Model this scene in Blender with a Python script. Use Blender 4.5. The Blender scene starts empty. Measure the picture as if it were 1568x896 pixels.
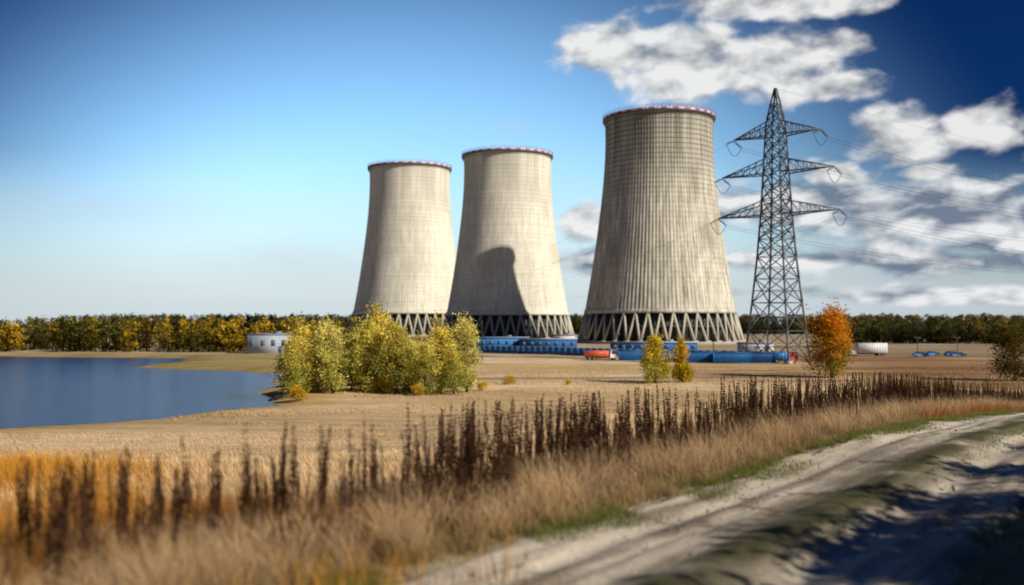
import bpy, math, numpy as np
from mathutils import Vector, Matrix
rng=np.random.default_rng(7)
sc=bpy.context.scene
FPX=1524.0; HY=495.0
# ------------------------------------------------------------------ helpers
def smooth(t):
    t=np.clip(t,0,1); return t*t*(3-2*t)
_perm=np.random.default_rng(3).random((256,256))
def vnoise(x,y):
    xi=np.floor(x).astype(int); yi=np.floor(y).astype(int); fx=smooth(x-xi); fy=smooth(y-yi)
    a=_perm[xi%256,yi%256]; b=_perm[(xi+1)%256,yi%256]; c=_perm[xi%256,(yi+1)%256]; d=_perm[(xi+1)%256,(yi+1)%256]
    return (a*(1-fx)+b*fx)*(1-fy)+(c*(1-fx)+d*fx)*fy
def fbm(x,y,s,o=4):
    x=np.asarray(x,float)/s+31.7; y=np.asarray(y,float)/s+11.3; r=0; a=.5; t=0
    for i in range(o):
        r=r+a*vnoise(x,y); t+=a; a*=.5; x=x*2.03+5; y=y*2.03+9
    return r/t
def mk(name,V,F,C=None,mat=None,smoothf=False,parent=None,link=True):
    V=np.ascontiguousarray(V,dtype=np.float32).reshape(-1,3); F=np.ascontiguousarray(F,dtype=np.int32).reshape(-1,4)
    me=bpy.data.meshes.new(name)
    me.vertices.add(len(V)); me.vertices.foreach_set('co',V.ravel())
    me.loops.add(len(F)*4); me.loops.foreach_set('vertex_index',F.ravel())
    me.polygons.add(len(F)); me.polygons.foreach_set('loop_start',np.arange(len(F),dtype=np.int32)*4)
    if smoothf: me.polygons.foreach_set('use_smooth',np.ones(len(F),dtype=bool))
    me.update(calc_edges=True)
    if C is not None:
        C=np.asarray(C,dtype=np.float32).reshape(-1,3)
        a=me.color_attributes.new('Col','FLOAT_COLOR','POINT')
        a.data.foreach_set('color',np.concatenate([C,np.ones((len(C),1),np.float32)],1).ravel())
    if mat: me.materials.append(mat)
    if not link: return me
    ob=bpy.data.objects.new(name,me); sc.collection.objects.link(ob)
    if parent: ob.parent=parent
    return ob
def empty(name,loc=(0,0,0),rz=0,s=1):
    e=bpy.data.objects.new(name,None); sc.collection.objects.link(e); e.location=loc; e.rotation_euler=(0,0,rz); e.scale=(s,s,s); return e
class MB:
    def __init__(s): s.V=[];s.F=[];s.C=[];s.n=0
    def add(s,V,F,C=(1,1,1)):
        V=np.asarray(V,float).reshape(-1,3); F=np.asarray(F,int).reshape(-1,4)
        s.V.append(V); s.F.append(F+s.n); C=np.asarray(C,float)
        if C.ndim==1: C=np.tile(C,(len(V),1))
        s.C.append(C); s.n+=len(V)
    def box(s,c,d,C=(1,1,1),rz=0):
        x,y,z=[k/2 for k in d]
        V=np.array([[-x,-y,-z],[x,-y,-z],[x,y,-z],[-x,y,-z],[-x,-y,z],[x,-y,z],[x,y,z],[-x,y,z]])
        if rz: 
            ca,sa=math.cos(rz),math.sin(rz); V=V@np.array([[ca,sa,0],[-sa,ca,0],[0,0,1]])
        s.add(V+np.array(c),[[0,3,2,1],[4,5,6,7],[0,1,5,4],[1,2,6,5],[2,3,7,6],[3,0,4,7]],C)
    def beam(s,a,b,w,C=(1,1,1),w2=None,n=4):
        a=np.array(a,float);b=np.array(b,float);d=b-a;L=np.linalg.norm(d)
        if L<1e-6:return
        d/=L;u=np.cross(d,[0,0,1]); 
        if np.linalg.norm(u)<1e-3:u=np.array([1.,0,0])
        u/=np.linalg.norm(u);v=np.cross(d,u);w2=w if w2 is None else w2
        an=np.arange(n)*2*math.pi/n+math.pi/4
        R=np.cos(an)[:,None]*u+np.sin(an)[:,None]*v
        V=np.concatenate([a+R*w*.5,b+R*w2*.5]);i=np.arange(n);j=(i+1)%n
        F=np.stack([i,j,j+n,i+n],1).tolist()
        if n==4:F+=[[0,3,2,1],[4,5,6,7]]
        s.add(V,F,C)
    def cyl(s,a,b,r,n=12,C=(1,1,1)):
        s.beam(a,b,2*r,C,n=n)
        a=np.array(a,float);b=np.array(b,float);d=(b-a)/np.linalg.norm(b-a);u=np.cross(d,[0,0,1])
        if np.linalg.norm(u)<1e-3:u=np.array([1.,0,0])
        u/=np.linalg.norm(u);v=np.cross(d,u);an=np.arange(n)*2*math.pi/n
        for c in (a,b):
            R=c+(np.cos(an)[:,None]*u+np.sin(an)[:,None]*v)*r
            V=np.concatenate([[c],R]);F=[[0,1+k,1+(k+1)%n,1+(k+2)%n] for k in range(0,n,2)]
            s.add(V,F,C)
    def get(s): return np.concatenate(s.V),np.concatenate(s.F),np.concatenate(s.C)
    def obj(s,name,mat,parent=None,**k):
        V,F,C=s.get(); return mk(name,V,F,C,mat,parent=parent,**k)
# ------------------------------------------------------------------ materials
def newmat(name):
    m=bpy.data.materials.new(name); m.use_nodes=True; nt=m.node_tree; nt.nodes.clear()
    o=nt.nodes.new('ShaderNodeOutputMaterial'); return m,nt,o
def N(nt,t,**k):
    n=nt.nodes.new(t)
    for a,b in k.items(): setattr(n,a,b)
    return n
def math_(nt,op,a,b=None,c=None,clamp=False):
    n=nt.nodes.new('ShaderNodeMath'); n.operation=op; n.use_clamp=clamp
    for i,v in enumerate((a,b,c)):
        if v is None: continue
        if isinstance(v,(int,float)): n.inputs[i].default_value=v
        else: nt.links.new(v,n.inputs[i])
    return n.outputs[0]
def mixc(nt,f,a,b,mode='MIX'):
    n=nt.nodes.new('ShaderNodeMix'); n.data_type='RGBA'; n.blend_type=mode; n.clamp_factor=True
    for s,v in ((n.inputs[0],f),(n.inputs[6],a),(n.inputs[7],b)):
        if isinstance(v,(int,float)): s.default_value=v
        elif isinstance(v,tuple): s.default_value=(*v,1) if len(v)==3 else v
        else: nt.links.new(v,s)
    return n.outputs[2]
def noise(nt,vec,scale,detail=5,rough=.55,dist=0):
    n=nt.nodes.new('ShaderNodeTexNoise'); n.inputs['Scale'].default_value=scale; n.inputs['Detail'].default_value=detail
    n.inputs['Roughness'].default_value=rough; n.inputs['Distortion'].default_value=dist
    if vec is not None: nt.links.new(vec,n.inputs['Vector'])
    return n.outputs['Fac']
def vscale(nt,vec,s):
    n=nt.nodes.new('ShaderNodeMapping'); n.inputs['Scale'].default_value=s; nt.links.new(vec,n.inputs[0]); return n.outputs[0]
def remap(nt,v,a,b,c,d):
    n=nt.nodes.new('ShaderNodeMapRange'); 
    for i,x in enumerate((a,b,c,d)): n.inputs[i+1].default_value=x
    nt.links.new(v,n.inputs[0]); return n.outputs[0]
def sstep(nt,v,a,b,c=0,d=1):
    n=nt.nodes.new('ShaderNodeMapRange'); n.interpolation_type='SMOOTHSTEP'
    for i,x in enumerate((a,b,c,d)): n.inputs[i+1].default_value=x
    nt.links.new(v,n.inputs[0]); return n.outputs[0]
def rgbmul(nt,col,fac):
    c=nt.nodes.new('ShaderNodeCombineXYZ'); 
    for i in range(3): nt.links.new(fac,c.inputs[i])
    return mixc(nt,1.0,col,c.outputs[0],'MULTIPLY')
def bump(nt,h,strength,dist):
    b=nt.nodes.new('ShaderNodeBump'); b.inputs['Strength'].default_value=strength; b.inputs['Distance'].default_value=dist
    nt.links.new(h,b.inputs['Height']); return b.outputs[0]
def attr_mat(name,rough=.8,transl=0.0,nscale=None,namp=.3,bumpd=None,bscale=None,metal=0,spec=.3,streak=None):
    m,nt,o=newmat(name)
    a=N(nt,'ShaderNodeAttribute',attribute_name='Col').outputs['Color']
    tc=N(nt,'ShaderNodeTexCoord').outputs['Object']
    col=a
    if nscale:
        for k,s in enumerate(nscale):
            f=noise(nt,tc,s,4,.6); col=rgbmul(nt,col,remap(nt,f,.25,.75,1-namp,1+namp))
    if streak:
        f=noise(nt,vscale(nt,tc,streak),1.0,5,.65); col=rgbmul(nt,col,remap(nt,f,.3,.7,.74,1.2))
    p=N(nt,'ShaderNodeBsdfPrincipled'); p.inputs['Roughness'].default_value=rough; p.inputs['Metallic'].default_value=metal
    p.inputs['Specular IOR Level'].default_value=spec
    nt.links.new(col,p.inputs['Base Color'])
    if bumpd:
        h=noise(nt,tc,bscale,6,.65); nt.links.new(bump(nt,h,1.0,bumpd),p.inputs['Normal'])
    if transl>0:
        d=N(nt,'ShaderNodeBsdfDiffuse'); nt.links.new(col,d.inputs['Color'])
        t=N(nt,'ShaderNodeBsdfTranslucent'); nt.links.new(col,t.inputs['Color'])
        mx=N(nt,'ShaderNodeMixShader'); mx.inputs[0].default_value=transl
        nt.links.new(d.outputs[0],mx.inputs[1]); nt.links.new(t.outputs[0],mx.inputs[2]); nt.links.new(mx.outputs[0],o.inputs[0])
    else: nt.links.new(p.outputs[0],o.inputs[0])
    return m
M_leaf=attr_mat('foliage',.6,.42)
M_grass=attr_mat('dry_grass_blades',.7,.35)
M_bark=attr_mat('bark',.9,0,(3.,),.3)
M_ground=attr_mat('field_soil',.95,0,(.06,.7,9.),.16,.10,4.,spec=.1,streak=(.05,.35,1))
M_road=attr_mat('sandy_track',.95,0,(.5,5.,30.),.16,.03,9.,spec=.1)
M_paint=attr_mat('painted_metal',.45,0,(1.5,),.12)
M_steel=attr_mat('galvanised_steel',.55,0,(.4,),.2,metal=.2)
M_wall=attr_mat('painted_wall',.8,0,(.5,3.),.08)
M_stone=attr_mat('stones',.9,0,(20.,),.2)
def concrete(name,c0,c1,gl,gh,topd):
    m,nt,o=newmat(name)
    tc=N(nt,'ShaderNodeTexCoord').outputs['Object']
    sp=N(nt,'ShaderNodeSeparateXYZ'); nt.links.new(tc,sp.inputs[0]); z=sp.outputs[2]
    st=noise(nt,vscale(nt,tc,(.55,.55,.012)),1.0,5,.65)
    big=noise(nt,vscale(nt,tc,(.05,.05,.03)),1.0,4,.6)
    fine=noise(nt,tc,1.2,6,.7)
    col=mixc(nt,remap(nt,st,.34,.66,0,1),c0,c1)
    col=rgbmul(nt,col,remap(nt,big,.3,.7,.84,1.12))
    col=rgbmul(nt,col,remap(nt,fine,.3,.7,.88,1.1))
    fr=math_(nt,'FRACT',math_(nt,'DIVIDE',z,2.4))
    line=math_(nt,'LESS_THAN',fr,.22)
    up=remap(nt,z,62,92,gl,gh)
    col=rgbmul(nt,col,math_(nt,'SUBTRACT',1.0,math_(nt,'MULTIPLY',line,up)))
    lift=noise(nt,vscale(nt,tc,(.004,.004,.45)),1.0,2,.5)
    col=rgbmul(nt,col,remap(nt,lift,.3,.7,.92,1.06))
    col=rgbmul(nt,col,remap(nt,z,65,108,1.0,topd))
    p=N(nt,'ShaderNodeBsdfPrincipled'); p.inputs['Roughness'].default_value=.9; p.inputs['Specular IOR Level'].default_value=.15
    nt.links.new(col,p.inputs['Base Color'])
    nt.links.new(bump(nt,math_(nt,'SUBTRACT',fine,math_(nt,'MULTIPLY',line,.6)),.6,.2),p.inputs['Normal'])
    nt.links.new(p.outputs[0],o.inputs[0]); return m
M_conc=concrete('ribbed_concrete',(.33,.31,.25),(.76,.71,.60),.07,.5,.66)
M_conc2=concrete('pale_concrete',(.62,.58,.48),(.84,.79,.67),.04,.12,.94)
def watermat():
    m,nt,o=newmat('lake_water'); tc=N(nt,'ShaderNodeTexCoord').outputs['Object']
    p=N(nt,'ShaderNodeBsdfPrincipled'); p.inputs['Base Color'].default_value=(.004,.035,.16,1); p.inputs['Roughness'].default_value=.16
    p.inputs['IOR'].default_value=1.33
    h=noise(nt,vscale(nt,tc,(.5,1.2,1)),1.2,4,.6)
    nt.links.new(bump(nt,h,.9,.4),p.inputs['Normal']); nt.links.new(p.outputs[0],o.inputs[0]); return m
M_water=watermat()
# ------------------------------------------------------------------ terrain
T=np.array([.568,.823]); NR=np.array([.823,-.568]); C0=np.array([0,9.28])
def road_v(x,y): return (x-C0[0])*NR[0]+(y-C0[1])*NR[1]
LAKE=np.array([(-30,126),(-40,160),(-46,200),(-62,222),(-90,236),(-86,262),(-100,300),(-165,318),(-420,352),(-700,330),(-700,60),(-260,62),(-120,78),(-75,90),(-52,97),(-40,108)],float)
def lake_sd(x,y):
    x=np.asarray(x,float);y=np.asarray(y,float); d=np.full(x.shape,1e9); ins=np.zeros(x.shape,bool)
    n=len(LAKE)
    for i in range(n):
        a=LAKE[i];b=LAKE[(i+1)%n];e=b-a;wx=x-a[0];wy=y-a[1]
        t=np.clip((wx*e[0]+wy*e[1])/(e@e),0,1); d=np.minimum(d,np.hypot(wx-e[0]*t,wy-e[1]*t))
        c=((a[1]>y)!=(b[1]>y))&(x<(b[0]-a[0])*(y-a[1])/(b[1]-a[1]+1e-12)+a[0]); ins^=c
    return np.where(ins,-d,d)
def gbase(x,y):
    x=np.asarray(x,float);y=np.asarray(y,float)
    L=smooth((y-10)/70.); R=smooth((y-18)/107.); w=smooth((x+10)/20.)
    z=-6.8*(L*(1-w)+R*w)
    z=z+(fbm(x,y,9,3)-.5)*.35*smooth((y-4)/20.)+(fbm(x,y,60,2)-.5)*.5*smooth((y-30)/60.)*smooth((200-y)/60)
    return z
def ground(x,y):
    z=gbase(x,y); sd=lake_sd(x,y)+ (fbm(x,y,12,3)-.5)*7
    z=z-2.6*smooth((6-sd)/14.)
    v=np.abs(road_v(x,y)); z=z-.28*(1-smooth((v-2.3)/.8))
    return z
def lines(segs):
    o=[]
    for a,b,st in segs: o.append(np.arange(a,b,st))
    return np.unique(np.round(np.concatenate(o),4))
xs=lines([(-6000,-800,400),(-800,-200,30),(-200,-20,2.2),(-20,-12,.8),(-12,34,.4),(34,90,1.2),(90,400,12),(400,1000,60),(1000,6001,400)])
ys=lines([(-600,-60,60),(-60,0,4),(0,5,1),(5,45,.4),(45,110,1.),(110,330,2.2),(330,700,12),(700,1500,50),(1500,9001,500)])
X,Y=np.meshgrid(xs,ys); Z=ground(X,Y)
def lerp(a,b,t): t=np.asarray(t)[...,None]; return a*(1-t)+b*t
A=np.array
straw=A([.76,.57,.36]); straw2=A([.56,.39,.21]); brown=A([.28,.155,.075]); olive=A([.18,.17,.06]); sand=A([.36,.32,.25]); gold=A([.44,.29,.08]); green=A([.09,.12,.03])
def ground_col(X,Y):
    n1=fbm(X,Y,14,4); n2=fbm(X,Y,3,4); nb=fbm(X*.25,Y,18,4); nf=fbm(X*.12,Y,9,3)
    c=lerp(straw,straw2,smooth((nb-.38)/.25))
    c=lerp(c,A([.66,.46,.19])*np.ones(3),smooth((fbm(X*.3,Y,30,3)-.5)/.15)*.5)
    m=smooth((X-.16*Y+10)/25.)*smooth((Y-160)/15.); c=lerp(c,brown*np.ones(3),m*smooth((nf-.44)/.10)*.9)
    m=smooth((X-.30*Y)/20.)*smooth((Y-110)/40.); c=lerp(c,brown*np.ones(3),m*smooth((nb-.30)/.22)*.85)
    m=smooth((Y-290)/40); c=lerp(c,A([.34,.28,.18])*np.ones(3),m*.7)
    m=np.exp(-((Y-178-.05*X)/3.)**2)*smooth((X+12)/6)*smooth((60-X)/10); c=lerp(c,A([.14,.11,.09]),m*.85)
    sd=lake_sd(X,Y); m=smooth((11-sd)/7.); c=lerp(c,gold*np.ones(3),m*.75)
    m=smooth((-40-X)/15.)*smooth((Y-195)/20.)*smooth((330-Y)/30); c=lerp(c,lerp(gold,olive,n1),m*.8)
    v=road_v(X,Y)
    m=smooth((v+6.4)/1.2)*smooth((120-Y)/30); c=lerp(c,lerp(brown,gold,n2)*.7,m*.95)
    m=smooth((v+3.5)/1.)*smooth((120-Y)/30); c=lerp(c,lerp(green,sand,smooth((n2-.3)/.35)),m)
    m=smooth((v-3.)/.8)*smooth((14-v)/6); c=lerp(c,lerp(sand*.9,olive,smooth((n1-.45)/.2)),m)
    m=smooth((v-8)/6); c=lerp(c,lerp(olive,straw2*.7,n1),m*smooth((120-Y)/40))
    return c
ny,nx=X.shape; idx=np.arange(nx*ny).reshape(ny,nx)
F=np.stack([idx[:-1,:-1],idx[:-1,1:],idx[1:,1:],idx[1:,:-1]],-1).reshape(-1,4)
mk('ground',np.stack([X,Y,Z],-1),F,ground_col(X,Y).reshape(-1,3),M_ground,True)
mk('lake_water',[[-720,50,-7.55],[-15,50,-7.55],[-15,365,-7.55],[-720,365,-7.55]],[[0,1,2,3]],None,M_water)
# road
S=lines([(-25,45,.2),(45,160,.6)]); Vv=np.linspace(-3.2,3.2,74)
SS,VV=np.meshgrid(S,Vv,indexing='ij'); wob=(fbm(SS,SS*0,14,2)-.5)*.5
RX=C0[0]+T[0]*SS+NR[0]*VV; RY=C0[1]+T[1]*SS+NR[1]*VV
edge=smooth((np.abs(VV)-2.55-(fbm(SS,VV,1.1,3)-.5)*.9)/.45)
rz=gbase(RX,RY)+.02-edge*.16
def rut(c,w,d): return -d*np.exp(-((VV-wob-c)/w)**2)
rz=rz+rut(-1.65,.34,.12)+rut(-.95,.14,.04)+rut(-2.2,.12,.03)+rut(1.35,.38,.13)+rut(2.0,.14,.04)+.09*np.exp(-((VV-wob-.25)/.4)**2)
rz=rz+(fbm(SS*.4,VV*2.5,.6,3)-.5)*.06
nn=fbm(SS,VV*1.5,1.2,4); nl=fbm(SS*.12,VV*3,.8,4)
sandc=A([.54,.47,.375]); sandd=A([.25,.205,.155])
rc=lerp(sandd,sandc,smooth((nl*.6+nn*.4-.34)/.24))
rc=lerp(rc,A([.60,.53,.43])*np.ones(3),np.exp(-((VV-wob+1.65)/.3)**2)*.6+np.exp(-((VV-wob-1.35)/.35)**2)*.5)
gm=np.exp(-((VV-wob-.3)/.5)**2)*smooth((fbm(SS,VV,1.6,3)-.22)/.18); rc=lerp(rc,A([.055,.055,.02])*np.ones(3),gm*.95)
rc=lerp(rc,A([.10,.10,.04])*np.ones(3),edge*.8)
a,b=SS.shape; idx=np.arange(a*b).reshape(a,b)
F=np.stack([idx[:-1,:-1],idx[1:,:-1],idx[1:,1:],idx[:-1,1:]],-1).reshape(-1,4)[:,::-1]
mk('dirt_road',np.stack([RX,RY,rz],-1),F,rc.reshape(-1,3),M_road,True)
# ------------------------------------------------------------------ blades
def blades(P,h,w,az,lean,c0,c1,seg=3):
    n=len(P); t=np.linspace(0,1,seg+1)[None,:,None]
    h=np.broadcast_to(h,(n,))[:,None,None]; w=np.broadcast_to(w,(n,))[:,None,None]; lean=np.broadcast_to(lean,(n,))[:,None,None]
    L=np.stack([np.cos(az),np.sin(az),az*0],-1)[:,None,:]; up=A([0,0,1.])
    c=P[:,None,:]+up*h*t*(1-.35*lean*t)+L*h*lean*t**2
    ya=rng.random(n)*math.pi; sd=np.stack([np.cos(ya),np.sin(ya),ya*0],-1)[:,None,:]
    ww=w*(1-t*.85)*.5
    V=np.stack([c-sd*ww,c+sd*ww],2)
    k=(seg+1)*2; base=np.arange(n)[:,None,None]*k; s=np.arange(seg)[None,:,None]*2
    F=base+s+A([0,1,3,2])[None,None,:]
    C=c0[:,None,:]*(1-t)+c1[:,None,:]*t; C=np.repeat(C[:,:,None,:],2,2)
    return V.reshape(-1,3),F.reshape(-1,4),C.reshape(-1,3)
def merge(parts):
    V=[];F=[];C=[];n=0
    for v,f,c in parts: V.append(v);F.append(f+n);C.append(c);n+=len(v)
    return np.concatenate(V),np.concatenate(F),np.concatenate(C)
def tufts(cx,cy,k,spread,hm,wd,ca,cb,lean0=.25,wind=(-.25,.05)):
    n=len(cx); x=np.repeat(cx,k)+rng.normal(0,spread,n*k); y=np.repeat(cy,k)+rng.normal(0,spread,n*k)
    z=gbase(x,y)-.03
    dx=x-np.repeat(cx,k)+wind[0]*.3+rng.normal(0,.05,n*k); dy=y-np.repeat(cy,k)+wind[1]+rng.normal(0,.05,n*k)
    h=np.repeat(rng.uniform(.55,1.2,n),k)*hm*rng.uniform(.5,1.1,n*k)
    tint=np.repeat(rng.uniform(.65,1.2,n),k)[:,None]*rng.uniform(.8,1.2,(n*k,1))
    return blades(np.stack([x,y,z],-1),h,wd,np.arctan2(dy,dx),lean0*rng.uniform(.3,2.2,n*k),ca*tint,cb*tint)
def band(n,s0,s1,v0,v1,pw=1.0):
    s=s0+(s1-s0)*rng.random(n)**pw; v=rng.uniform(v0,v1,n)
    return C0[0]+T[0]*s+NR[0]*v, C0[1]+T[1]*s+NR[1]*v, s, v
parts=[]
x,y,s,v=band(620,-9,70,-4.4,-3.1,1.4); parts.append(tufts(x,y,75,.10,.95,.011,A([.30,.18,.08]),A([.86,.62,.36]),.42))
x,y,s,v=band(900,-9,75,-3.7,-2.8,1.3); parts.append(tufts(x,y,28,.10,.40,.010,A([.22,.16,.06]),A([.56,.42,.22]),.4))
x,y,s,v=band(2000,-9,90,-6.8,-4.0,1.25); parts.append(tufts(x,y,24,.14,.82,.012,A([.09,.042,.02]),A([.33,.17,.07])))
x,y,s,v=band(700,-12,4,-8.5,-4.6,1.); parts.append(tufts(x,y,28,.14,.65,.012,A([.22,.09,.015]),A([.62,.28,.05])))
n=1500; yy=rng.uniform(9,29,n); xx=-.50*yy+rng.normal(-1.2,2.4,n); kk=fbm(xx,yy,3,3)>.38; xx=xx[kk];yy=yy[kk]; parts.append(tufts(xx,yy,26,.2,.62,.014,A([.34,.14,.015]),A([.84,.42,.06])))
x,y,s,v=band(1400,30,95,-4.8,-2.9,1.); parts.append(tufts(x,y,16,.14,.7,.02,A([.26,.11,.03]),A([.56,.24,.06])))
x,y,s,v=band(500,-4,60,3.0,8,1.2); parts.append(tufts(x,y,18,.1,.22,.012,A([.14,.12,.05]),A([.34,.27,.14])))
V,F,C=merge(parts); mk('dry_grass',V,F,C,M_grass)
# wheat stubble
parts=[]
n=150000; d=12+78*rng.random(n)**1.1; q=rng.uniform(-.56,.60,n); x=q*d; y=d
k=(road_v(x,y)<-5.6)&(lake_sd(x,y)>4); x=x[k];y=y[k];d=d[k]; n=len(x)
z=gbase(x,y)-.02; t=rng.uniform(.7,1.25,(n,1))*(.65+.65*fbm(x,y,4,3))[:,None]
parts.append(blades(np.stack([x,y,z],-1),rng.uniform(.12,.36,n),.012+.0004*d,rng.normal(3.0,.8,n),rng.uniform(.1,.7,n),A([.54,.36,.18])*t,A([.94,.71,.43])*t,2))
n=100000; d=85+135*rng.random(n); q=rng.uniform(-.35,.60,n); x=q*d; y=d
k=(road_v(x,y)<-5.6)&(lake_sd(x,y)>5)&(fbm(x*.4,y,9,3)>.45); x=x[k];y=y[k];d=d[k]; n=len(x)
z=gbase(x,y)-.04; t=rng.uniform(.6,1.2,(n,1))*(.6+.7*fbm(x*.3,y,12,3))[:,None]
bw=smooth((x-.28*y)/25)[:,None]
parts.append(blades(np.stack([x,y,z],-1),rng.uniform(.15,.45,n),.09,rng.normal(3.0,.8,n),rng.uniform(.1,.7,n),(A([.52,.36,.17])*(1-bw)+A([.22,.12,.05])*bw)*t,(A([.86,.64,.38])*(1-bw)+A([.42,.24,.10])*bw)*t,1))
V,F,C=merge(parts); mk('wheat_stubble',V,F,C,M_grass)
# green grass
parts=[]
def green_band(n,s0,s1,vc,vw,hm,thr,pw=1.3):
    s=s0+(s1-s0)*rng.random(n)**pw; v=vc+rng.normal(0,vw,n)
    x=C0[0]+T[0]*s+NR[0]*v; y=C0[1]+T[1]*s+NR[1]*v
    k=fbm(s,v,1.5,3)>thr; x=x[k];y=y[k];s=s[k];n=len(x)
    z=gbase(x,y)+.0; t=rng.uniform(.6,1.4,(n,1)); m=rng.random((n,1))*.6
    ca=(A([.07,.10,.02])*(1-m)+A([.22,.18,.07])*m)*t; cb=(A([.20,.26,.05])*(1-m)+A([.42,.36,.14])*m)*t
    parts.append(blades(np.stack([x,y,z],-1),rng.uniform(.5,1.2,n)*hm,.010,rng.random(n)*6.28,rng.uniform(.2,1.1,n),ca,cb,2))
green_band(60000,-9,70,-2.75,.3,.16,.42)
green_band(24000,-9,60,-2.1,.35,.09,.55)
green_band(52000,-9,60,.3,.28,.13,.40)
green_band(26000,-9,60,3.3,.5,.12,.42)
V,F,C=merge(parts); mk('green_grass',V,F,C,M_grass)
# ------------------------------------------------------------------ dock stalks
def stalk(r,H=1.0):
    m=MB(); bc=A([.12,.058,.03]); 
    def spike(p,L,dirv,nseed,rad):
        p=A(p);dirv=A(dirv)/np.linalg.norm(dirv)
        q=r.random(nseed)*.97; ang=r.random(nseed)*6.28; rr=rad*(1-.65*q)*r.uniform(.4,1.2,nseed)
        q=np.round(q*L/.04)*.04/L+r.normal(0,.006,nseed)
        c=p+dirv*(q*L)[:,None]+np.stack([np.cos(ang)*rr,np.sin(ang)*rr,r.normal(0,.004,nseed)],-1)
        sz=r.uniform(.008,.017,nseed)[:,None]
        a=r.normal(0,1,(nseed,3));a/=np.linalg.norm(a,axis=1)[:,None];b=np.cross(a,r.normal(0,1,(nseed,3)));b/=np.linalg.norm(b,axis=1)[:,None]
        V=np.stack([c-a*sz,c-b*sz*.7,c+a*sz,c+b*sz*.7],1); C=A([.075,.036,.021])*r.uniform(.4,1.7,(nseed,1,1))*np.ones((1,4,1))
        m.add(V.reshape(-1,3),np.arange(nseed*4).reshape(-1,4),C.reshape(-1,3))
    m.beam((0,0,0),(0.01,0,.55),.013,bc,.010,n=3); m.beam((.01,0,.55),(.0,.01,1.0),.010,bc,.003,n=3)
    spike((.01,0,.46),.56,(-.01,.01,1),125,.026)
    for i in range(r.integers(2,7)):
        z=r.uniform(.34,.7); a=r.random()*6.28; L=r.uniform(.12,.28); dv=A([math.cos(a)*.22,math.sin(a)*.22,1])
        p=A([.008,0,z]); dn=dv/np.linalg.norm(dv); m.beam(p,p+dn*L,.006,bc,.003,n=3); spike(p+dn*L*.2,L*.85,dv,int(L*150),.017)
    for i in range(4):
        z=r.uniform(.05,.4);a=r.random()*6.28;e=A([math.cos(a),math.sin(a),0]);sd=A([-e[1],e[0],0])*.018
        p=A([0,0,z]);q1=p+e*.08+A([0,0,.03]);q2=p+e*.15-A([0,0,.05])
        m.add([p-sd*.3,p+sd*.3,q1+sd,q1-sd,q2+sd*.4,q2-sd*.4],[[0,1,2,3],[3,2,4,5]],A([.14,.07,.03])*r.uniform(.6,1.3))
    return m.get()
def stamp(protos,P,sc_,rot,lean=None,tint=None):
    parts=[];pi=rng.integers(0,len(protos),len(P))
    for k,(v,f,c) in enumerate(protos):
        I=np.where(pi==k)[0]
        if len(I)==0: continue
        ca,sa=np.cos(rot[I])[:,None],np.sin(rot[I])[:,None]
        s=sc_[I]; s=s if s.ndim==2 else np.repeat(s[:,None],3,1)
        x=v[None,:,0]*ca-v[None,:,1]*sa; y=v[None,:,0]*sa+v[None,:,1]*ca; z=np.repeat(v[None,:,2],len(I),0)
        x=x*s[:,0:1];y=y*s[:,1:2];z=z*s[:,2:3]
        if lean is not None: x=x+lean[I,0:1]*z; y=y+lean[I,1:2]*z
        VV=np.stack([x,y,z],-1)+P[I][:,None,:]
        FF=f[None]+np.arange(len(I))[:,None,None]*len(v)
        CC=np.repeat(c[None],len(I),0)
        if tint is not None: CC=CC*tint[I][:,None,:]
        parts.append((VV.reshape(-1,3),FF.reshape(-1,4),CC.reshape(-1,3)))
    return merge(parts)
protos=[stalk(np.random.default_rng(100+i)) for i in range(14)]
x,y,s,v=band(2900,-9,92,-6.5,-3.9,1.2)
cl=fbm(s,v*1.2,1.5,3); keep=(cl>.33)|(s>24)
keep&=~((s<2.)&(rng.random(len(s))<.2))
x,y,s,v,cl=[q[keep] for q in (x,y,s,v,cl)]
n=len(x); hh=(.82+1.35*np.clip(cl-.3,0,.5))*(.5+.75*rng.random(n)**.8)*1.18; hh=np.clip(hh,.5,1.8)
hh=np.where(rng.random(n)<.10,hh*1.22,hh); hh=np.minimum(hh,1.85)
hh=np.where(s<0,np.minimum(hh,1.45),hh)
P=np.stack([x,y,gbase(x,y)-.03],-1); sc3=np.stack([hh*.4+.75,hh*.4+.75,hh],-1)
tn=np.repeat(rng.uniform(.5,1.6,(n,1)),3,1)
V,F,C=stamp(protos,P,sc3,rng.random(n)*6.28,rng.normal(0,.055,(n,2)),tn)
mk('dock_weed_stalks',V,F,C,M_grass)
# stones
cube=MB(); cube.box((0,0,0),(1,1,1)); cv,cf,cc=cube.get(); 
prot=[]
for i in range(5):
    v_=cv*np.random.default_rng(i).uniform(.6,1.1,(8,1)); prot.append((v_,cf,np.ones((8,3))*A([.40,.35,.28])))
n=2200; s=-9+45*rng.random(n)**1.3; v=rng.uniform(-2.9,5,n); x=C0[0]+T[0]*s+NR[0]*v; y=C0[1]+T[1]*s+NR[1]*v
sz=rng.lognormal(-3.8,.5,n); V,F,C=stamp(prot,np.stack([x,y,gbase(x,y)+.01],-1),sz,rng.random(n)*6.28,None,np.repeat(rng.uniform(.5,1.3,(n,1)),3,1))
mk('roadside_stones',V,F,C,M_stone)
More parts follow.
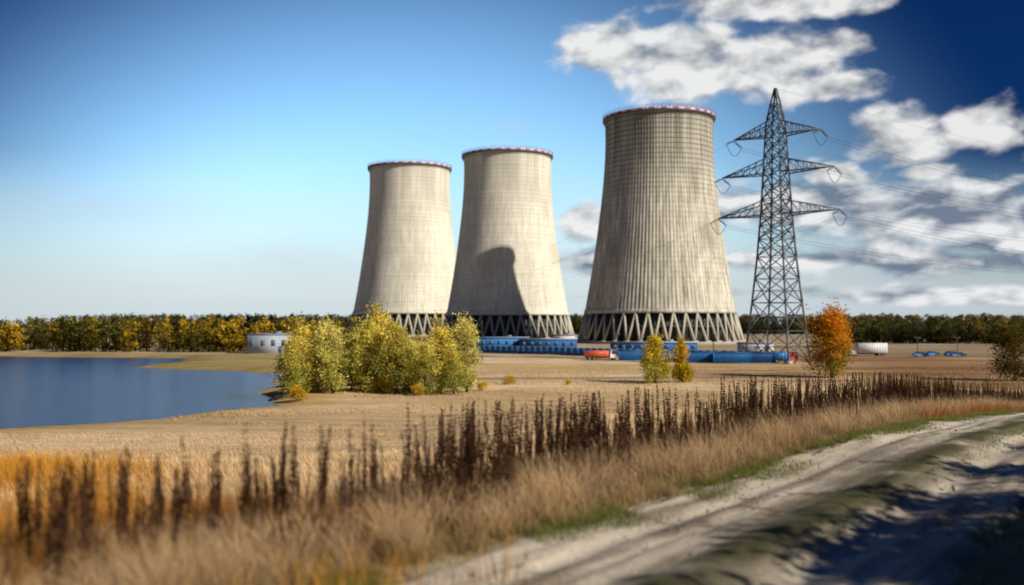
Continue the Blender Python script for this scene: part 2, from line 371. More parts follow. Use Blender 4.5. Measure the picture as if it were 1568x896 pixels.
# ------------------------------------------------------------------ cooling towers
zk=A([14.7,28,41,58,74,90,102,113]); rk=A([37.4,34.9,32.9,30.4,28.4,27.1,26.7,27.0])
pf=np.polyfit(zk,rk,4)
def shell_mesh(amp,mat):
    nr=120; K=nr*4; th=np.arange(K)/K*2*math.pi; rows=84; z=np.linspace(14.7,113,rows)
    rad=np.polyval(pf,z); pat=np.tile(A([0,0,amp,amp]),nr)
    R=rad[:,None]+pat[None,:]*(1.1-.5*(z/113))[:,None]
    R[0:2]=rad[0]+.55
    V=np.stack([R*np.cos(th),R*np.sin(th),np.repeat(z[:,None],K,1)],-1)
    Ri=rad-1.0; Vi=np.stack([Ri[:,None]*np.cos(th),Ri[:,None]*np.sin(th),np.repeat(z[:,None],K,1)],-1)
    i=np.arange(K);j=(i+1)%K
    def grid(o): return np.concatenate([np.stack([o+a*K+i,o+a*K+j,o+(a+1)*K+j,o+(a+1)*K+i],1) for a in range(rows-1)])
    n=rows*K; F=[grid(0),grid(n)[:,::-1]]
    F.append(np.stack([(rows-1)*K+i,(rows-1)*K+j,n+(rows-1)*K+j,n+(rows-1)*K+i],1))
    F.append(np.stack([j,i,n+i,n+j],1))
    return mk('shell',np.concatenate([V.reshape(-1,3),Vi.reshape(-1,3)]),np.concatenate(F),None,mat,link=False)
def tower_parts():
    m=MB(); nl=40
    cl=A([.50,.46,.38])
    for k in range(nl):
        a0=k/nl*2*math.pi
        for s in (-.5,.5):
            a1=(k+s)/nl*2*math.pi
            m.beam((41*math.cos(a0),41*math.sin(a0),.6),(37.3*math.cos(a1),37.3*math.sin(a1),15.0),1.35,cl*(.95+.1*rng.random()),1.2)
        m.box((41*math.cos(a0),41*math.sin(a0),.9),(2.2,2.6,1.8),cl*.9,a0)
    legs=mk('support_columns',*m.get(),M_wall,link=False)
    m=MB()
    def ring(r0,r1,z0,z1,n,cf):
        for k in range(n):
            a0=k/n*2*math.pi;a1=(k+1)/n*2*math.pi
            c=cf(k)
            V=[[r*math.cos(a),r*math.sin(a),z] for a in (a0,a1) for r in (r0,r1) for z in (z0,z1)]
            m.add(V,[[0,1,5,4],[2,6,7,3],[1,3,7,5],[0,4,6,2]],c)
    ring(41.6,42.6,-.4,1.3,120,lambda k:A([.34,.32,.28])*(1+.05*(k%3)))
    basin=mk('basin_wall',*m.get(),M_wall,link=False)
    m=MB(); 
    ring(33.4,34.0,.2,14.4,120,lambda k:A([.05,.055,.06])*(1+.3*(k%2)))
    for k in range(60):
        a=k/60*6.2832; m.box((35.6*math.cos(a),35.6*math.sin(a),7),(.5,.5,14.4),(.10,.10,.10),a)
    ring(33,36.5,8.2,8.8,120,lambda k:A([.12,.12,.12]))
    core=mk('cooling_fill',*m.get(),M_wall,link=False)
    m=MB(); red=A([.60,.12,.10]);wh=A([.74,.70,.70]); nb=180
    ring(26.9,28.3,111.8,112.3,120,lambda k:A([.10,.10,.14]))
    ring(27.5,28.1,112.35,113.35,nb,lambda k:red if (k//3)%2 else wh)
    for k in range(96):
        a=k/96*6.2832; m.beam((28.2*math.cos(a),28.2*math.sin(a),112.1),(28.2*math.cos(a),28.2*math.sin(a),114.7),.15,A([.08,.10,.35]) if k%2 else wh*.6)
        b=(k+1)/96*6.2832
        for zz,cz in ((113.8,wh*.5),(114.6,red)): m.beam((28.2*math.cos(a),28.2*math.sin(a),zz),(28.2*math.cos(b),28.2*math.sin(b),zz),.16,cz)
        m.beam((27.1*math.cos(a),27.1*math.sin(a),109.8),(28.2*math.cos(a),28.2*math.sin(a),111.7),.18,(.15,.15,.16))
    rim=mk('rim_gallery',*m.get(),M_paint,link=False)
    return [legs,basin,core,rim]
TM=tower_parts(); SH1=shell_mesh(.32,M_conc); SH2=shell_mesh(.12,M_conc2)
def place(px,d): return (px-784)/FPX*d
for px,d,s,rz,sh in ((1010,500,1.0,.1,SH1),(777,612,1.0,.6,SH2),(627,762,1.14,1.1,SH2)):
    e=empty('cooling_tower',(place(px,d),d,-6.9),rz,s)
    for me in [sh]+TM:
        o=bpy.data.objects.new(me.name,me); sc.collection.objects.link(o); o.parent=e
# ------------------------------------------------------------------ pylon
ZP=-6.9
def pylon_mesh():
    m=MB(); c=A([.13,.14,.16]); c2=A([.12,.13,.15])
    zs=[0,8,15,21,26.5,31,34.5,37.5,41,44.5,48.5,52,55,58,61.5,65,69.0]
    def hw(z): return float(np.interp(z,[0,24,37.5,48.5,58,62,69],[5.9,3.7,2.8,2.3,1.9,1.5,.2]))
    sg=[(1,1),(-1,1),(-1,-1),(1,-1)]
    for a,b in zip(zs[:-1],zs[1:]):
        ha,hb=hw(a),hw(b)
        for k in range(4):
            s=sg[k];t=sg[(k+1)%4]
            m.beam((s[0]*ha,s[1]*ha,a),(s[0]*hb,s[1]*hb,b),.58 if a<45 else .44,c)
            m.beam((s[0]*ha,s[1]*ha,a),(t[0]*hb,t[1]*hb,b),.3,c2); m.beam((t[0]*ha,t[1]*ha,a),(s[0]*hb,s[1]*hb,b),.3,c2)
            m.beam((s[0]*hb,s[1]*hb,b),(t[0]*hb,t[1]*hb,b),.24,c2)
            if a<36:
                mz=(a+b)/2;hm=hw(mz); cx=((s[0]+t[0])/2*hm,(s[1]+t[1])/2*hm,mz)
                m.beam((s[0]*hm,s[1]*hm,mz),cx,.2,c2); m.beam((t[0]*hm,t[1]*hm,mz),cx,.2,c2)
    for k in range(4): m.box((sg[k][0]*5.9,sg[k][1]*5.9,.2),(1.6,1.6,1.2),(.4,.38,.34))
    tips=[]
    for z,L in ((37.0,16.5),(47.5,15.2),(57,11.8)):
        h=hw(z); ht=hw(z+3.6)
        for sx in (-1,1):
            tip=A([sx*L,0,z+.3]); tips.append(tip)
            for sy in (-1,1):
                b0=A([sx*h,sy*h,z]);t0=A([sx*ht,sy*ht,z+3.6])
                m.beam(b0,tip,.40,c);m.beam(t0,tip,.32,c)
                for q in range(1,6):
                    f=q/6;f2=(q-1)/6; p=b0*(1-f)+tip*f;u=t0*(1-f)+tip*f;u2=t0*(1-f2)+tip*f2
                    m.beam(p,u,.17,c2);m.beam(p,u2,.17,c2)
            for q in range(1,6):
                f=q/6;p1=A([sx*h,-h,z])*(1-f)+tip*f;p2=A([sx*h,h,z])*(1-f)+tip*f; m.beam(p1,p2,.17,c2)
    return m,tips
m,tips=pylon_mesh()
px_=place(1190,249)
PR=math.radians(-42)
pe=empty('electricity_pylon',(px_,249,ZP),PR)
m.obj('lattice',M_steel,parent=pe)
ins=MB(); lc=A([math.cos(PR),math.sin(PR)])
def w2(p): return A([px_+p[0]*math.cos(PR)-p[1]*math.sin(PR),249+p[0]*math.sin(PR)+p[1]*math.cos(PR),ZP+p[2]])
for t in tips:
    for sy in (-1,1):
        a=t+A([0,0,-.2]);b=t+A([0,sy*4.0,-1.5])
        for q in range(9):
            f=.15+q*.09; p=a*(1-f)+b*f; ins.beam(p-(b-a)*.012,p+(b-a)*.012,.6,(.05,.06,.08),n=8)
        ins.beam(a,b,.16,(.08,.08,.1))
    pts=[t+A([0,-4+8*f,-1.5-2.6*math.sin(math.pi*f)]) for f in np.linspace(0,1,11)]
    for a,b in zip(pts[:-1],pts[1:]): ins.beam(a,b,.14,(.04,.04,.05))
ins.obj('insulators',M_steel,parent=pe)
wires=MB()
def wire(a,b,sag,w=.08,n=40):
    f=np.linspace(0,1,n+1)[:,None]; P=a*(1-f)+b*f; P[:,2]-=(sag*4*f*(1-f))[:,0]
    for i in range(n): wires.beam(P[i],P[i+1],w,(.03,.03,.04),n=3)
L=330; nd=A([.86,.51])
for k,t in enumerate(tips):
    off=lc*t[0]
    a=w2(t+A([0,4,-1.5])); b=A([px_+nd[0]*L+off[0],249+nd[1]*L+off[1],ZP+t[2]-1])
    wire(a,b,9); wire(a+A([0,.5,-.6]),b+A([0,.5,-.6]),9.4)
    a=w2(t+A([0,-4,-1.5])); g=A([-40+t[0]*.5,395+k*.8,ZP+15+(t[2]-37)*.3]); wire(a,g,7,.035)
wire(w2(A([0,0,69])),A([px_+nd[0]*L,249+nd[1]*L,ZP+68]),7,.05)
wires.obj('power_lines',M_steel)
# ------------------------------------------------------------------ trees
def leafcloud(m,r,c,sig,n,sz,col,varc=.35):
    p=c+r.normal(0,1,(n,3))*sig
    a=r.normal(0,1,(n,3));a/=np.linalg.norm(a,axis=1)[:,None];b=np.cross(a,r.normal(0,1,(n,3)));b/=np.linalg.norm(b,axis=1)[:,None]
    s=sz*r.uniform(.5,1.3,(n,1))
    V=np.stack([p-a*s,p-b*s*.6,p+a*s,p+b*s*.6],1)
    C=(col*r.uniform(1-varc,1+varc,(n,1)))[:,None,:]*np.ones((1,4,1))
    m.add(V.reshape(-1,3),np.arange(n*4).reshape(-1,4),C.reshape(-1,3))
def tree(seed,H,R,palB,palT,shape='bush',nclump=85,per=80,sz=.17,z0=.06):
    r=np.random.default_rng(seed); m=MB(); bark=A([.10,.075,.055])
    bend=r.normal(0,.03*H,2)
    pts=[A([bend[0]*math.sin(f*2),bend[1]*math.sin(f*2.5),f*H*.9]) for f in np.linspace(0,1,8)]
    w=H*.035
    for i in range(7): m.beam(pts[i],pts[i+1],w*(1-i/7.5),bark,w*(1-(i+1)/7.5),n=6)
    for k in range(nclump):
        f=r.beta(1.3,1.25) if shape!='cone' else r.beta(1.1,1.6)
        z=z0+(1-z0)*f
        if shape=='cone': pr=(1-f)**.75*.95+.08
        elif shape=='poplar': pr=math.sin(math.pi*min(1,f*.82+.14))**.6
        else: pr=math.sin(math.pi*min(.97,f*.80+.17))**.7
        an=r.random()*6.28; rr=R*pr*math.sqrt(r.uniform(.12,1.))*(.8+.28*math.sin(an*3+seed))
        c=A([math.cos(an)*rr+bend[0]*f,math.sin(an)*rr+bend[1]*f,z*H*r.uniform(.93,1.03)])
        tr=pts[int(min(6,max(0,(z-.15))*7))]
        if k%3==0: m.beam(tr,c,w*.35,bark,w*.1,n=4)
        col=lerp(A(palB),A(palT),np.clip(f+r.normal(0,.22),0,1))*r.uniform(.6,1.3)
        q=r.uniform(.6,1.25)*R*.19
        leafcloud(m,r,c,A([q,q,q*1.15]),int(per*r.uniform(.6,1.3)),sz,col)
    return m.get()
def puttree(name,me,px,py,sx=1,sz=1,rz=0,xy=None):
    if xy is None:
        d=9.8*FPX/(py-HY); X_=place(px,d)
    else: X_,d=xy
    e=empty(name,(X_,d,float(ground(A([X_]),A([d]))[0])-.15),rz); e.scale=(sx,sx,sz)
    for q in me:
        o=bpy.data.objects.new(q.name,q); sc.collection.objects.link(o); o.parent=e
def tmesh(*a,**k):
    V,F,C=tree(*a,**k); 
    return [mk('trunk_and_crown',V,F,C,M_leaf,link=False)]
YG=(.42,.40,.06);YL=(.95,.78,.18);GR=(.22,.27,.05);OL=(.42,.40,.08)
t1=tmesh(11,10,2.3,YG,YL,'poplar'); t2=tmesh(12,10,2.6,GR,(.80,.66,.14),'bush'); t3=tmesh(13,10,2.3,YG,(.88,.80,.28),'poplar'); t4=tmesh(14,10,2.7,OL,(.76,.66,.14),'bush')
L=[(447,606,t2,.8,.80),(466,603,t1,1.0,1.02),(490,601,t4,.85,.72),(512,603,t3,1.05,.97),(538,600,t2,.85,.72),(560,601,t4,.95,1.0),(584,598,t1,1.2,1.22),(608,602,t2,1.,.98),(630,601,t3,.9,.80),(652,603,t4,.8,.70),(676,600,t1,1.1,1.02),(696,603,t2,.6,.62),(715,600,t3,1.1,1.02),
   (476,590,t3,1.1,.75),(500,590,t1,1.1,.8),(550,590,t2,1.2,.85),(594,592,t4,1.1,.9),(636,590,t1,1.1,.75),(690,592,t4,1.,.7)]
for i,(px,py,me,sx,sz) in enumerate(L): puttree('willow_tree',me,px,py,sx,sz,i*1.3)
b1=tmesh(21,7.8,2.5,YG,(.80,.58,.05),'bush'); b2=tmesh(22,7.8,1.8,(.42,.33,.03),(.85,.56,.03),'cone')
puttree('birch_tree',b1,1003,586,1,.98); puttree('birch_tree',b2,1045,585,1,1.0)
o1=tmesh(31,12.2,4.3,(.24,.22,.03),(.80,.32,.02),'poplar',nclump=140,per=85,sz=.2); puttree('aspen_tree',o1,1272,578)
o2=tmesh(32,9.5,3.9,(.06,.06,.015),(.16,.11,.02),'bush',nclump=100,per=80); puttree('oak_tree',o2,1552,583)  # dark leaf palette: the shade on this tree is put into its colour
s1=tmesh(41,2.2,1.6,(.45,.30,.02),(.80,.52,.04),'bush',nclump=25,per=60,sz=.12,z0=.1)
for px,py,s in ((592,601,1.2),(458,610,.9),(780,588,.7),(738,596,.6),(870,588,.4),(640,604,.7)): puttree('yellow_shrub',s1,px,py,s,s,px)
n1=tmesh(51,8,2.6,(.07,.10,.022),(.42,.36,.06),'bush',nclump=110,per=70,sz=.15,z0=.2)
n1b=tmesh(52,8,2.6,(.07,.10,.022),(.3,.22,.04),'bush',nclump=110,per=70,sz=.15,z0=.2)
for i,(x,y,s) in enumerate(((12.2,4.5,.85),(11.8,7.6,.68),(14.2,9.4,.8),(15.8,6.8,.98),(16.5,11.8,.86),(19.8,14.5,.88),(21.5,10.5,1.0),(24.0,18.5,.92),(29,22,.98),(35,27,1.0),(41,32.,1.05))):
    puttree('linden_tree',n1 if i%2 else n1b,0,0,s,s,i*2.,xy=(x,y))
# distant forest
def ftree(seed,n,sz,con=False):
    r=np.random.default_rng(seed); m=MB(); m.beam((0,0,0),(0,0,.5),.03,(.06,.05,.04),.02,n=4)
    for k in range(n//12):
        f=r.beta(1.2,1.25); pr=(1-f)**.7 if con else math.sin(math.pi*min(.97,f*.75+.2))**.7
        an=r.random()*6.28; rr=.30*pr*math.sqrt(r.random())*(.6 if con else 1)
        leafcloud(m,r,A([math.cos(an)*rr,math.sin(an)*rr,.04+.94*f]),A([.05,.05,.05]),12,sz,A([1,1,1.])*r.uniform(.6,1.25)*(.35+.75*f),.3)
    return m.get()
fp=[ftree(i,240,.042,i%4==3) for i in range(8)]
def forest(name,n,fx,fy,h0,h1,pal):
    u=rng.random(n);v=rng.random(n); x=fx(u,v);y=fy(u,v); z=ground(x,y)
    h=rng.uniform(h0,h1,n); sc_=np.stack([h*rng.uniform(.9,1.4,n)]*2+[h],-1)
    pal=A(pal); t=pal[rng.integers(0,len(pal),n)]*rng.uniform(.6,1.25,(n,1))
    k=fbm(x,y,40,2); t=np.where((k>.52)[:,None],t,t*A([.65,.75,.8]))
    V,F,C=stamp(fp,np.stack([x,y,z-.3],-1),sc_,rng.random(n)*6.28,None,t); mk(name,V,F,C,M_leaf)
PALW=[(.62,.40,.03),(.68,.45,.04),(.36,.27,.04),(.09,.09,.025),(.06,.075,.03),(.46,.26,.03),(.12,.11,.03)]
PALD=[(.08,.09,.03),(.10,.10,.04),(.28,.19,.04),(.07,.085,.035),(.36,.23,.04),(.12,.11,.04)]
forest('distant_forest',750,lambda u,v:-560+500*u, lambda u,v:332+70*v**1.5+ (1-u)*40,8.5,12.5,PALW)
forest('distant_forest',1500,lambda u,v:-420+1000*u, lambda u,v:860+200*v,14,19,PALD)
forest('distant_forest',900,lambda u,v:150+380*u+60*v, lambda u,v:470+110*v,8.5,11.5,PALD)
# ------------------------------------------------------------------ plant structures
def gz(x,y): return float(ground(A([x]),A([y]))[0])
BL=A([.02,.12,.36]); BL2=A([.03,.20,.52]); WH=A([.72,.73,.74])
m=MB(); p0=A([place(727,330),330.]);p1=A([place(1207,256),256.]); n=46
for i in range(n):
    a=p0+(p1-p0)*i/n;b=p0+(p1-p0)*(i+1)/n;c=(a+b)/2;ang=math.atan2(*(b-a)[::-1]);Lf=np.linalg.norm(b-a);z=gz(*c)
    m.box((c[0],c[1],z+1.2),(Lf-.14,.06,2.3),BL*(.8+.5*rng.random()),ang)
    m.box((a[0],a[1],z+1.25),(.14,.14,2.7),(.3,.3,.32),ang)
    for q in range(4):
        cc=a+(b-a)*(q+.5)/4; m.box((cc[0],cc[1]-.05,z+1.2),(.12,.05,2.3),BL*.6,ang)
    m.box((c[0],c[1],z+2.42),(Lf-.14,.1,.12),WH*.6,ang)
m.obj('blue_metal_fence',M_paint)
def container(px,py,L,H,col,rz=0,W=2.5):
    d=9.8*FPX/(py-HY);X_=place(px,d);e=empty('cargo_container',(X_,d,gz(X_,d)),rz)
    m=MB(); m.box((0,0,H/2+.1),(L-.12,W-.12,H-.2),col)
    for i in range(int(L/.35)):
        x=-L/2+.25+i*.35
        for s in (-1,1): m.box((x,s*(W/2-.04),H/2+.1),(.16,.07,H-.3),col*.85)
    for sx in (-1,1):
        for sy in (-1,1): m.box((sx*(L/2-.08),sy*(W/2-.08),H/2+.05),(.17,.17,H+.1),col*.7)
        m.box((sx*(L/2-.03),0,H/2+.1),(.05,.06,H-.3),col*.5)
    for z in (.08,H+.03):
        for sy in (-1,1): m.box((0,sy*(W/2-.06),z),(L-.34,.14,.15),col*.7)
    m.obj('corrugated_body',M_paint,parent=e)
for px,py,L_,c in ((965,552,6,BL2),(1010,554,9,BL),(1045,551,6,BL2*1.2),(1078,555,9,BL2),(1120,556,9,BL2),(1158,556,8,BL)): container(px,py,L_,2.6,c,-.2)
def wheels(m,xs_,W,r):
    for x in xs_:
        for s in (-1,1):
            m.cyl((x,s*(W/2-.32),r),(x,s*(W/2-.02),r),r,14,(.02,.02,.02)); m.cyl((x,s*(W/2-.03),r),(x,s*(W/2+.02),r),r*.5,10,(.3,.3,.3))
def truck(name,px,py,cab,box,L=8.5,rz=0,boxh=1.9,tank=False,facing=1):
    d=9.8*FPX/(py-HY);X_=place(px,d);e=empty(name,(X_,d,gz(X_,d)),rz)
    W=2.5;b=MB(); cx=facing*(L/2-1.05)
    pr=A([[-1.0,.7],[1.05,.7],[1.1,1.6],[.85,2.75],[-.9,2.85],[-1.0,1.6]]); k=len(pr)
    V=[[cx+facing*p[0],s*W/2,p[1]] for s in (-1,1) for p in pr]
    F=[[i,(i+1)%k,(i+1)%k+k,i+k] for i in range(k)]+[[0,1,2,5],[5,2,3,4],[k,k+5,k+2,k+1],[k+5,k+4,k+3,k+2]]
    b.add(V,F,cab); b.obj('cab',M_paint,parent=e)
    g=MB(); 
    for s in (-1,1): g.box((cx+facing*.1,s*(W/2+.01),2.1),(1.3,.03,.75),(.03,.04,.05))
    g.add([[cx+facing*1.13,-1.05,1.68],[cx+facing*1.13,1.05,1.68],[cx+facing*.9,1.05,2.62],[cx+facing*.9,-1.05,2.62]],[[0,1,2,3]],(.03,.04,.05))
    g.obj('windows',M_paint,parent=e)
    c=MB(); c.box((0,0,.75),(L-.4,1.0,.28),(.04,.04,.04)); wheels(c,[cx,-facing*(L/2-1.2),-facing*(L/2-2.45)],W,.5); c.box((cx+facing*1.12,0,.65),(.15,2.4,.3),(.5,.5,.5)); c.obj('chassis_and_wheels',M_paint,parent=e)
    g=MB(); bl=L-2.5
    g.box((-facing*1.2,0,.95+boxh/2),(bl,W,boxh),box)
    for i in range(int(bl/.8)): 
        for s in (-1,1): g.box((-facing*1.2-bl/2+.4+i*.8,s*(W/2+.03),.95+boxh/2),(.1,.08,boxh-.1),A(box)*.8)
    g.obj('cargo_body',M_paint,parent=e)
RED=A([.62,.13,.05])
truck('orange_truck',920,551,(.7,.6,.58),RED,8.8,.05,1.6)
truck('red_truck',1196,556,(.55,.08,.05),BL2,7.5,-.1,1.8)
truck('white_semi_trailer_truck',1327,545,(.75,.76,.78),WH,11.5,.08,2.9,facing=-1)
def car(px,py,col,rz=0):
    d=9.8*FPX/(py-HY);X_=place(px,d);e=empty('blue_car',(X_,d,gz(X_,d)),rz)
    b=MB(); pr=A([[-2.1,.35],[2.1,.35],[2.15,.75],[1.3,.92],[.7,1.42],[-.9,1.45],[-1.6,.98],[-2.15,.9]]);k=8;W=1.75
    V=[[p[0],s*W/2*(1 if p[1]<1.1 else .86),p[1]] for s in (-1,1) for p in pr]
    F=[[i,(i+1)%k,(i+1)%k+k,i+k] for i in range(k)]
    for o in (0,k): F+=[[o,o+1,o+2,o+3],[o,o+3,o+6,o+7],[o+3,o+4,o+5,o+6]]
    b.add(V,F,col); b.obj('body',M_paint,parent=e)
    g=MB()
    for s in (-1,1): g.add([[1.1,s*.86,.98],[.6,s*.79,1.36],[-.8,s*.79,1.38],[-1.3,s*.86,1.0]],[[0,1,2,3]],(.03,.04,.05))
    g.obj('windows',M_paint,parent=e)
    g=MB(); wheels(g,[1.35,-1.35],W,.33); g.obj('wheels',M_paint,parent=e)
car(1408,546,BL2); car(1427,545,BL2,.2); car(1456,545,BL,.1); car(1466,546,BL2,.0)
def building(name,px,py,L,W,H,col,roof,rz=0,floors=1,d=None):
    d=d or 9.8*FPX/(py-HY);X_=place(px,d);e=empty(name,(X_,d,gz(X_,d)),rz)
    m=MB();m.box((0,0,H/2-.2),(L,W,H+.4),col);m.obj('walls',M_wall,parent=e)
    m=MB();m.box((0,0,H+.2),(L+.5,W+.5,.35),roof);m.box((L*.2,0,H+.7),(2,2,.7),roof*.8);m.obj('roof',M_wall,parent=e)
    m=MB();nw=max(2,int(L/3))
    for f in range(floors):
        z=H/floors*(f+.58)
        for i in range(nw):
            x=-L/2+L*(i+.5)/nw
            for s in (-1,1):
                m.box((x,s*(W/2+.01),z),(1.3,.06,H/floors*.3),(.12,.16,.2)); m.box((x,s*(W/2+.06),z-H/floors*.15-.08),(1.5,.16,.1),col*.8)
    m.obj('windows',M_wall,parent=e)
    m=MB();m.box((L*.3,-W/2-.04,1.1),(1.2,.1,2.2),(.1,.12,.16));m.obj('door',M_wall,parent=e)
building('white_warehouse',414,537,13,9,6.0,A([.36,.41,.48]),A([.26,.32,.40]),.1,1,d=324)
building('pump_house',864,528,9,8,4.5,WH*.8,A([.3,.32,.35]),-.1,1,d=440)
building('pump_house',1156,536,11,6,3.2,WH*.8,A([.3,.33,.38]),-.1,1,d=330)
building('blue_shed',760,534,26,8,4.0,BL2,A([.25,.3,.4]),-.1,1,d=400)
building('blue_shed',840,534,22,8,3.4,BL,A([.35,.4,.45]),-.1,1,d=390)
building('blue_shed',1000,534,30,8,3.,BL,A([.4,.45,.5]),-.1,1,d=350)
for px,py,h in ((1404,547,6.),(1465,547,6),(1092,552,7),(945,545,7)):
    d=9.8*FPX/(py-HY);X_=place(px,d);m=MB();z=gz(X_,d);m.beam((X_,d,z),(X_,d,z+h),.28,(.12,.10,.08),.2,n=8)
    m.box((X_,d,z+h-.5),(1.8,.12,.12),(.12,.1,.08)); m.box((X_-.7,d,z+h-.35),(.1,.1,.25),(.5,.5,.5)); m.box((X_+.7,d,z+h-.35),(.1,.1,.25),(.5,.5,.5)); m.obj('utility_pole',M_bark)
# ------------------------------------------------------------------ light
EL=math.radians(31); sx,sy=.839,-.545
sv=Vector((sx*math.cos(EL),sy*math.cos(EL),math.sin(EL)))
sl=bpy.data.lights.new('sun','SUN'); sl.energy=5.0; sl.angle=math.radians(.53); sl.color=(1,.92,.78)
so=bpy.data.objects.new('sun',sl); sc.collection.objects.link(so); so.rotation_euler=sv.to_track_quat('Z','Y').to_euler(); so.location=(50,-50,80)
w=bpy.data.worlds.new('World'); sc.world=w; w.use_nodes=True; nt=w.node_tree; nt.nodes.clear()
out=nt.nodes.new('ShaderNodeOutputWorld'); bg=nt.nodes.new('ShaderNodeBackground'); bg.inputs[1].default_value=.14
sky=nt.nodes.new('ShaderNodeTexSky'); sky.sky_type='NISHITA'; sky.sun_disc=False; sky.sun_elevation=EL; sky.sun_rotation=math.atan2(sx,sy)
sky.air_density=1.0; sky.dust_density=.6; sky.ozone_density=3.0
tc=nt.nodes.new('ShaderNodeTexCoord').outputs['Generated']
sep=nt.nodes.new('ShaderNodeSeparateXYZ'); nt.links.new(tc,sep.inputs[0])
az=math_(nt,'MULTIPLY',math_(nt,'ARCTAN2',sep.outputs[0],sep.outputs[1]),57.2958)
el=math_(nt,'MULTIPLY',math_(nt,'ARCSINE',sep.outputs[2]),57.2958)
cb=nt.nodes.new('ShaderNodeCombineXYZ'); nt.links.new(az,cb.inputs[0]); nt.links.new(el,cb.inputs[1]); ae=cb.outputs[0]
def A2(px,py):
    a=math.atan((px-784)/FPX); e=math.atan((HY-py)/FPX*math.cos(a)); return math.degrees(a),math.degrees(e)
def ell(px,py,rx,ry,amp=1.0):
    a,e=A2(px,py)
    s=nt.nodes.new('ShaderNodeVectorMath'); s.operation='SUBTRACT'; nt.links.new(ae,s.inputs[0]); s.inputs[1].default_value=(a,e,0)
    m_=nt.nodes.new('ShaderNodeVectorMath'); m_.operation='MULTIPLY'; nt.links.new(s.outputs[0],m_.inputs[0]); k=57.3/FPX; m_.inputs[1].default_value=(1/(rx*k),1/(ry*k),0)
    l=nt.nodes.new('ShaderNodeVectorMath'); l.operation='LENGTH'; nt.links.new(m_.outputs[0],l.inputs[0])
    return math_(nt,'MULTIPLY',math_(nt,'SUBTRACT',1.0,l.outputs['Value']),amp)
def maxof(L):
    o=L[0]
    for q in L[1:]: o=math_(nt,'MAXIMUM',o,q)
    return o
cum=maxof([ell(930,68,95,50),ell(1050,92,155,70),ell(1170,98,135,60),ell(1270,132,90,26),ell(1190,-5,190,34),ell(1290,65,60,22),ell(1390,210,85,52),ell(1500,188,80,40),ell(1430,262,60,15),
  ell(900,340,55,36),ell(1280,265,45,20)])
bank=maxof([ell(1230,305,170,46),ell(1440,328,260,52),ell(1560,350,140,50),ell(1260,395,260,22,.8),ell(1470,405,200,26,.8),ell(1450,450,300,16,.7),ell(920,400,150,26,.7),ell(1750,340,250,90)])
faint=maxof([ell(120,315,330,42,.8),ell(450,400,200,45,.9),ell(760,195,120,22,.6),ell(1250,460,420,60,1.2)])
def cl(vec,sx_,sy_,sc_,det,off=(0,0)):
    mp=nt.nodes.new('ShaderNodeMapping'); mp.inputs['Scale'].default_value=(sx_,sy_,1); mp.inputs['Location'].default_value=(off[0],off[1],0)
    nt.links.new(vec,mp.inputs[0]); return noise(nt,mp.outputs[0],sc_,det,.5,.2)
n1=cl(ae,1,1.6,.36,6); n1o=cl(ae,1,1.6,.36,3,(.35,1.2))
n2=cl(ae,1,2.1,.30,6,(7,3)); n2o=cl(ae,1,2.1,.30,3,(7.35,4.3))
def dens(mask,n,amp,lo,hi):
    v=math_(nt,'ADD',mask,math_(nt,'MULTIPLY',math_(nt,'SUBTRACT',n,.5),amp))
    return sstep(nt,v,lo,hi),v
d1,v1=dens(cum,n1,1.6,-.02,.5); d2,v2=dens(bank,n2,2.0,-.05,.55)
df=math_(nt,'MULTIPLY',remap(nt,faint,0,1,0,.42),remap(nt,n2,.3,.7,.4,1))
def shade(n,no,k,base):
    return math_(nt,'ADD',math_(nt,'MULTIPLY',math_(nt,'SUBTRACT',n,no),k),base,clamp=True)
s1=shade(n1,n1o,3.4,.68); s2=shade(n2,n2o,4.0,.42)
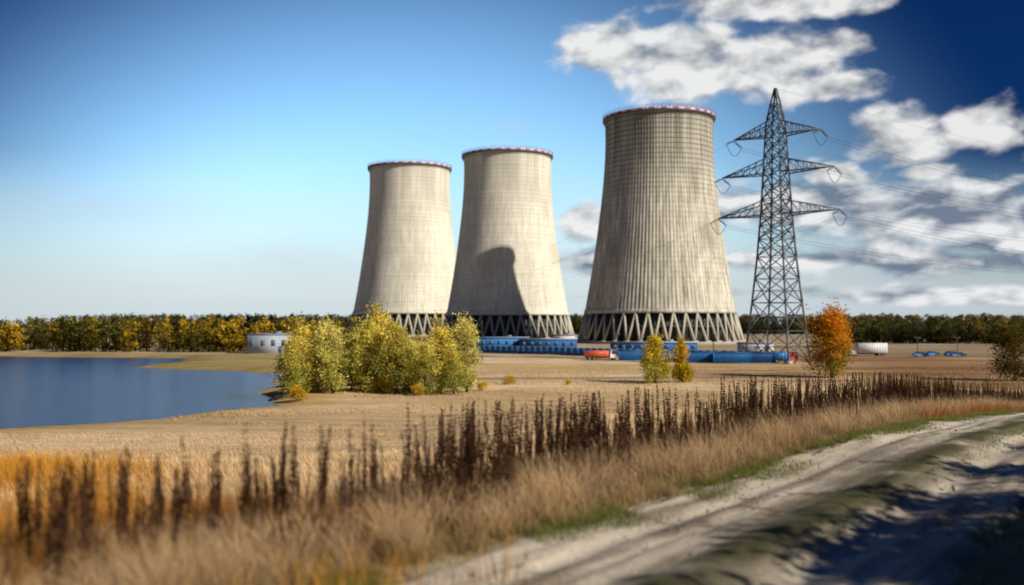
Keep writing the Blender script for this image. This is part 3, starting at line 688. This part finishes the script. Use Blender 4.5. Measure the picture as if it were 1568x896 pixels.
c1=mixc(nt,s1,(2.0,2.2,2.5),(6.2,6.2,6.1)); c2=mixc(nt,s2,(1.2,1.55,2.1),(5.9,6.0,6.1))
hs=nt.nodes.new('ShaderNodeHueSaturation'); hs.inputs['Saturation'].default_value=1.10; nt.links.new(sky.outputs[0],hs.inputs['Color'])
skc=mixc(nt,1.0,hs.outputs[0],(1.35,1.50,1.52),'MULTIPLY')
skc=mixc(nt,sstep(nt,el,0,11,.92,0),skc,(4.3,4.9,5.3))
s_=nt.nodes.new('ShaderNodeVectorMath'); s_.operation='SUBTRACT'; nt.links.new(ae,s_.inputs[0]); s_.inputs[1].default_value=(-4.5,2,0)
m_=nt.nodes.new('ShaderNodeVectorMath'); m_.operation='MULTIPLY'; nt.links.new(s_.outputs[0],m_.inputs[0]); m_.inputs[1].default_value=(1/28.,1/22.,0)
l_=nt.nodes.new('ShaderNodeVectorMath'); l_.operation='LENGTH'; nt.links.new(m_.outputs[0],l_.inputs[0])
dk=sstep(nt,l_.outputs['Value'],.38,1.2)  # lens vignette painted into the sky colour, deepening towards the upper corners
dkf=math_(nt,'MULTIPLY',dk,remap(nt,el,1,9,.2,1))
skc=mixc(nt,dkf,skc,mixc(nt,1.0,skc,(.01,.05,.13),'MULTIPLY'))
skc=mixc(nt,df,skc,(4.0,4.3,5.0))
skc=mixc(nt,d2,skc,c2); skc=mixc(nt,math_(nt,'MULTIPLY',d1,.95),skc,c1)
nt.links.new(skc,bg.inputs[0]); nt.links.new(bg.outputs[0],out.inputs[0])
# ------------------------------------------------------------------ camera
cd=bpy.data.cameras.new('camera'); cam=bpy.data.objects.new('camera',cd); sc.collection.objects.link(cam); sc.camera=cam
cd.lens=35; cd.sensor_width=36; cd.clip_start=.1; cd.clip_end=20000
cam.location=(0,0,3.0); cam.rotation_euler=(math.radians(90)+math.atan((HY-448)/FPX),0,0)
cd.dof.use_dof=True; cd.dof.focus_distance=46; cd.dof.aperture_fstop=.38
sc.view_settings.view_transform='Standard'; sc.view_settings.look='None'; sc.view_settings.exposure=0; sc.view_settings.gamma=1
